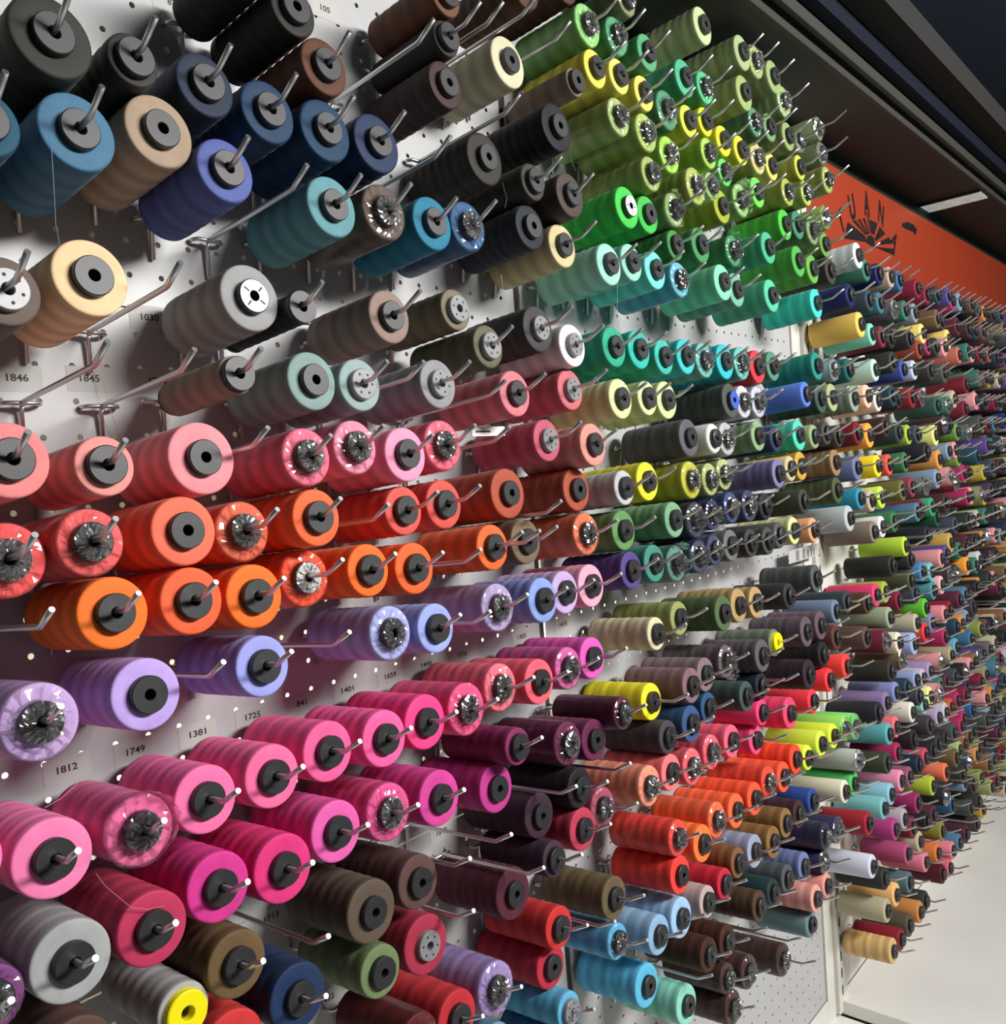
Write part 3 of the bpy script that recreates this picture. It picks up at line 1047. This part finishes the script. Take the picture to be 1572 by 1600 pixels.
def make_spool(s, idx):
    r = random.Random(idx); fl = s['fl']
    axis = Vector((0, -math.cos(TILT), math.sin(TILT)))
    front = Vector((s['x'], s['y'], s['z'])); back = front - axis * LEN
    e = empty('thread_spool', W(*back)); e.rotation_euler = (math.pi / 2 - TILT, 0, 0)
    t = new_obj('thread', THREADS[r.randrange(5)], e); k = s['d'] / 2 / RB; t.scale = (k, k, 1); t.rotation_euler.z = r.uniform(0, 6.28)
    c = thread_rgb(s['col']); t.color = (*c, 1)
    new_obj('core_tube', core_me, e); new_obj('base_cap', base_cap_me, e)
    key = 's' if 's' in fl else 'y' if 'y' in fl else ''
    cp = new_obj('end_cap', CAPS[key], e); cp.rotation_euler.z = r.uniform(0, 6.28)
    if key == 's': new_obj('cap_holes', STAR_ME, cp)
    if 'l' in fl: lb_ = new_obj('cap_label', LABEL_ME, cp); new_obj('label_print', STROKE_ME, cp)
    if 'b' in fl: new_obj('cap_label', LABEL_B_ME, cp)
    if 'w' in fl or 'W' in fl:
        w = new_obj('plastic_wrap', r.choice(WRAPS_H if 'W' in fl else WRAPS), e); w.scale = (k, k, 1); w.rotation_euler.z = r.uniform(0, 6.28)
        if 'W' in fl: new_obj('wrap_lip', r.choice(LIPS), w)
    for (pu, pv), pts, yy in LOOSE:
        if abs(pu - s['u']) < 1 and abs(pv - s['v']) < 1:
            inv = Matrix.Rotation(math.pi / 2 - TILT, 3, 'X').inverted(); o3 = W(*back); raw = [W(*at_y(a_, b_, yy)) for a_, b_ in pts]; fine_ = []
            for q in range(len(raw) - 1):
                for t_ in (0, 0.5): fine_.append(raw[q].lerp(raw[q + 1], t_))
            fine_.append(raw[-1])
            th_ = new_obj('loose_thread', mesh_of('loose_thread', *sweep([inv @ (p_ - o3) for p_ in fine_], 0.00022, 5)), e, MAT_THREAD); th_.color = (*[min(1, x_ * 0.8 + 0.14) for x_ in c], 1)
    tag(e, s['label'], 'thread spool', SPOOL_GROUP)
    return e
def hook_z(s): return s['z'] + 1.3 - abs(s['y']) * TT
for i in sorted(NEAR):
    s = S[i]; make_spool(s, i)
    make_hook(s['x'], hook_z(s), 'n' not in s['fl'], s['hook_label'])

# empty hooks: tip pixel and what each stands next to
EMPTY = [(281, 410, 'right of the peach spool'), (479, 258, 'above the grey teal spool'), (167, 533, 'left of the peg tag 1845, over salmon spools'), (303, 546, 'reaching over the thin taupe spool'),
         (413, 669, 'right of the salmon pink spool'), (703, 213, 'left above the black spool'), (677, 30, 'across the dark maroon spool'), (785, 3, 'over the cream spool'),
         (849, 27, 'under the topmost brown spool'), (890, 33, 'across the light green spool body'), (812, 151, 'under the cream spool'),
         (661, 565, 'in front of the grey spool'), (789, 594, 'in front of the rose spool'), (795, 667, 'left of the mauve rose spool'),
         (606, 788, 'in front of the coral red spool'), (862, 764, 'left of the terracotta spool'), (750, 858, 'in front of the burnt orange spool'),
         (863, 826, 'right of the olive tan spool'), (80, 952, 'left of the bright orange spool'), (348, 1034, 'left of the periwinkle spool'),
         (545, 987, 'in front of the wrapped periwinkle spool'), (765, 955, 'in front of the wrapped lilac spool'), (900, 1233, 'under the wrapped plum spool'),
         (798, 1303, 'in front of the dark plum spool'), (733, 1341, 'above the maroon spool'), (731, 1438, 'right of the crimson spool below brown'),
         (512, 1462, 'above the olive green spool'), (850, 1360, 'between maroon and khaki brown spools'), (960, 1439, 'under the khaki brown spool'), (1112, 1523, 'below two dark brown spools'),
         (984, 1192, 'across the charcoal purple spool'), (1247, 1053, 'in front of the dark plum spool of middle rack'), (1198, 1449, 'left of the lower grey teal spool'), (1250, 1465, 'under the lower grey teal spool')]
for u, v_, lab in EMPTY:
    p = at_y(u, v_, -140); x, z = p[0], p[2] - (122 * TT + 10.8)
    # keep the bare wire clear of the spools around it
    for it in range(30):
        mv = False
        for s in S:
            ddx, ddz = x - s['x'], (z + 60 * TT) - (s['z'] - 45 * TT); dd = math.hypot(ddx, ddz); need = s['d'] / 2 + 4.5
            if dd < need:
                x += ddx / (dd + 1e-6) * (need - dd) * 0.5; z += ddz / (dd + 1e-6) * (need - dd) * 0.5; mv = True
        if not mv: break
    make_hook(x, z, True, 'empty steel peg hook ' + lab, 'empty peg hooks')

# paper labels on the fittings
def px_card(name, u0, v0, u1, v1, y, mat, h_mm):
    a, b = at_y(u0, v0, y), at_y(u1, v1, y); zc = (a[2] + b[2]) / 2
    e = empty(name, W((a[0] + b[0]) / 2, y, zc)); w = abs(b[0] - a[0]) / 2000
    v, f = box_geo(-w, w, -0.0003, 0.0003, -h_mm / 2000, h_mm / 2000); new_obj('card', mesh_of('card', v, f), e, mat)
    return e, w
cd, w = px_card('barcode_label', 1232, 868, 1280, 861, -24, MAT_TAG, 22)
for k, (t0, t1) in enumerate(((-0.55, -0.35), (-0.12, 0.05), (0.2, 0.26), (0.42, 0.47), (0.6, 0.64))):
    v, f = box_geo(w * t0, w * t1, -0.0005, -0.00035, -0.009, 0.009 if k < 2 else 0.004); new_obj('bar', mesh_of('bar', v, f), cd, MAT_CAP_GREY if k < 2 else MAT_INK)
tag(cd, 'white barcode label on the post under the peach spool', 'label')
cd, w = px_card('price_holder', 738, 680, 788, 668, -70, MAT_LABEL, 9)
v, f = box_geo(-w * 0.8, w * 0.1, -0.0005, -0.00035, -0.001, 0.0006); new_obj('printed_line', mesh_of('printed_line', v, f), cd, MAT_INK)
tag(cd, 'small white price card beside the hot rose wrapped spool', 'label')

# ------------------------------------------------------------------ the many small spools further down the aisle, as one object each
FAR = [S[i] for i in range(len(S)) if i not in NEAR]
PAL = ['3c3a34', '23344e', '2f3d3a', '4a3030', '6e504b', '8c193c', '28465a', '505a55', '7d6441', '96643c', '5f4b96', '78696e', 'a5af69', 'b4235f', '5082a0', 'c8bea0', '3c826e', 'd28c46', 'c8c8cd', '821e37', '2a2a2c', '46505f', '2d2d37', '3c2d37', '64283c', 'e1969b', '82a0b9', '96a050']
taken = [(s['x'], s['z']) for s in S]
fr = random.Random(11); fill = []; bare = []
for ci in range(33):
    x = 1470 + ci * 2 * P
    for ri in range(23):
        z = 322 - ri * 56.5 + fr.uniform(-3, 3)
        if z > 330 - 0 * x: pass
        dmin = min(math.hypot(x - a, z - b) for a, b in taken)
        if dmin < 46: continue
        if fr.random() < 0.86: fill.append(dict(x=x, y=-104 + fr.uniform(-8, 6), z=z, d=fr.uniform(39, 45), col=fr.choice(PAL), fl='w' if fr.random() < 0.15 else ''))
        else: bare.append((x, z))
far_prof = [(6, 0), (20.5, 0), (22.5, 2), (22.5, LEN - 2.5), (21.3, LEN - 0.3), (19.5, LEN), (6, LEN)]
far_cap = [(3.4, LEN + 5.2), (11, LEN + 5.4), (12, LEN + 4.5), (12, LEN + 0.1), (6, LEN - 1)]
lv, lf = lathe(far_prof, 18, closed=False); lv = np.array(lv); cv, cf = lathe(far_cap, 14, closed=False); cv = np.array(cv)
fv, ff_ = lathe([(22.9, LEN - 1), (21.5, LEN + 1.2), (16, LEN + 2), (13, LEN + 6), (6, LEN + 8), (3.2, LEN + 6)], 14, closed=False); fv = np.array(fv)
hv, hf = joined([sweep(arm_pts(122), RW, 6), sweep([(-12.7, -0.3, 0), (-12.7, -6, 0), (-9, -9, 0), (9, -9, 0), (12.7, -6, 0), (12.7, -0.3, 0)], 1.7, 5)])
hv = np.array([tuple(p) for p in hv])
hs, hsf = sweep(arm_pts(92), RW, 5); hs = np.array([tuple(p) for p in hs])
RX = np.array(Matrix.Rotation(math.pi / 2 - TILT, 3, 'X'))
V = []; F = []; MI = []; CO = []; HV = []; HF = []
def put(v, f, m, col):
    b = sum(len(a) for a in V) if False else put.n
    V.append(v); F.extend(tuple(i + b for i in q) for q in f); MI.extend([m] * len(f)); CO.append(np.tile([*col, 1.0], (len(v), 1))); put.n += len(v)
put.n = 0; hn = 0
for s in FAR + fill:
    axis = np.array([0, -math.cos(TILT), math.sin(TILT)]); back = np.array([s['x'], s['y'], s['z']]) - axis * LEN
    k = s['d'] / 2 / RB
    put((lv * [k, k, 1]) @ RX.T + back, lf, 0, thread_rgb(s['col'])); put(cv @ RX.T + back, cf, 1, (0, 0, 0))
    if 'w' in s['fl']:
        put((fv * [k, k, 1] + np.random.default_rng(int(abs(s['x'] * 7 + s['z']))).normal(0, 0.6, fv.shape)) @ RX.T + back, ff_, 2, (1, 1, 1))
    if 'n' in s['fl']: w_, wf = hs, hsf
    else: w_, wf = hv, hf
    HV.append(w_ + [s['x'], 0, s['z'] + 1.3 - abs(s['y']) * TT]); HF.extend(tuple(i + hn for i in q) for q in wf); hn += len(w_)
for x, z in bare:
    HV.append(hv + [x, 0, z - 6]); HF.extend(tuple(i + hn for i in q) for q in hf); hn += len(hv)
VV = np.concatenate(V); VV[:, 2] += EYE; VV /= 1000
me = bpy.data.meshes.new('distant_thread_spools'); me.from_pydata(VV.tolist(), [], F)
for m_ in (MAT_THREAD_FAR, MAT_CAP, MAT_FOLD): me.materials.append(m_)
me.polygons.foreach_set('material_index', MI); me.polygons.foreach_set('use_smooth', [m_ < 2 for m_ in MI])
at = me.color_attributes.new('thread_colour', 'FLOAT_COLOR', 'POINT'); at.data.foreach_set('color', np.concatenate(CO).ravel())
me.update()
o = new_obj('distant_thread_spools', me)
tag(o, 'hundreds of small multicoloured thread spools crowding the far rack', 'thread spools', kind='stuff')
HH = np.concatenate(HV); HH[:, 2] += EYE; HH /= 1000
me = mesh_of('distant_peg_hooks', HH.tolist(), HF, mat=MAT_STEEL)
tag(new_obj('distant_peg_hooks', me), 'rows of thin steel peg hooks crowding the far rack', 'hooks', kind='stuff')
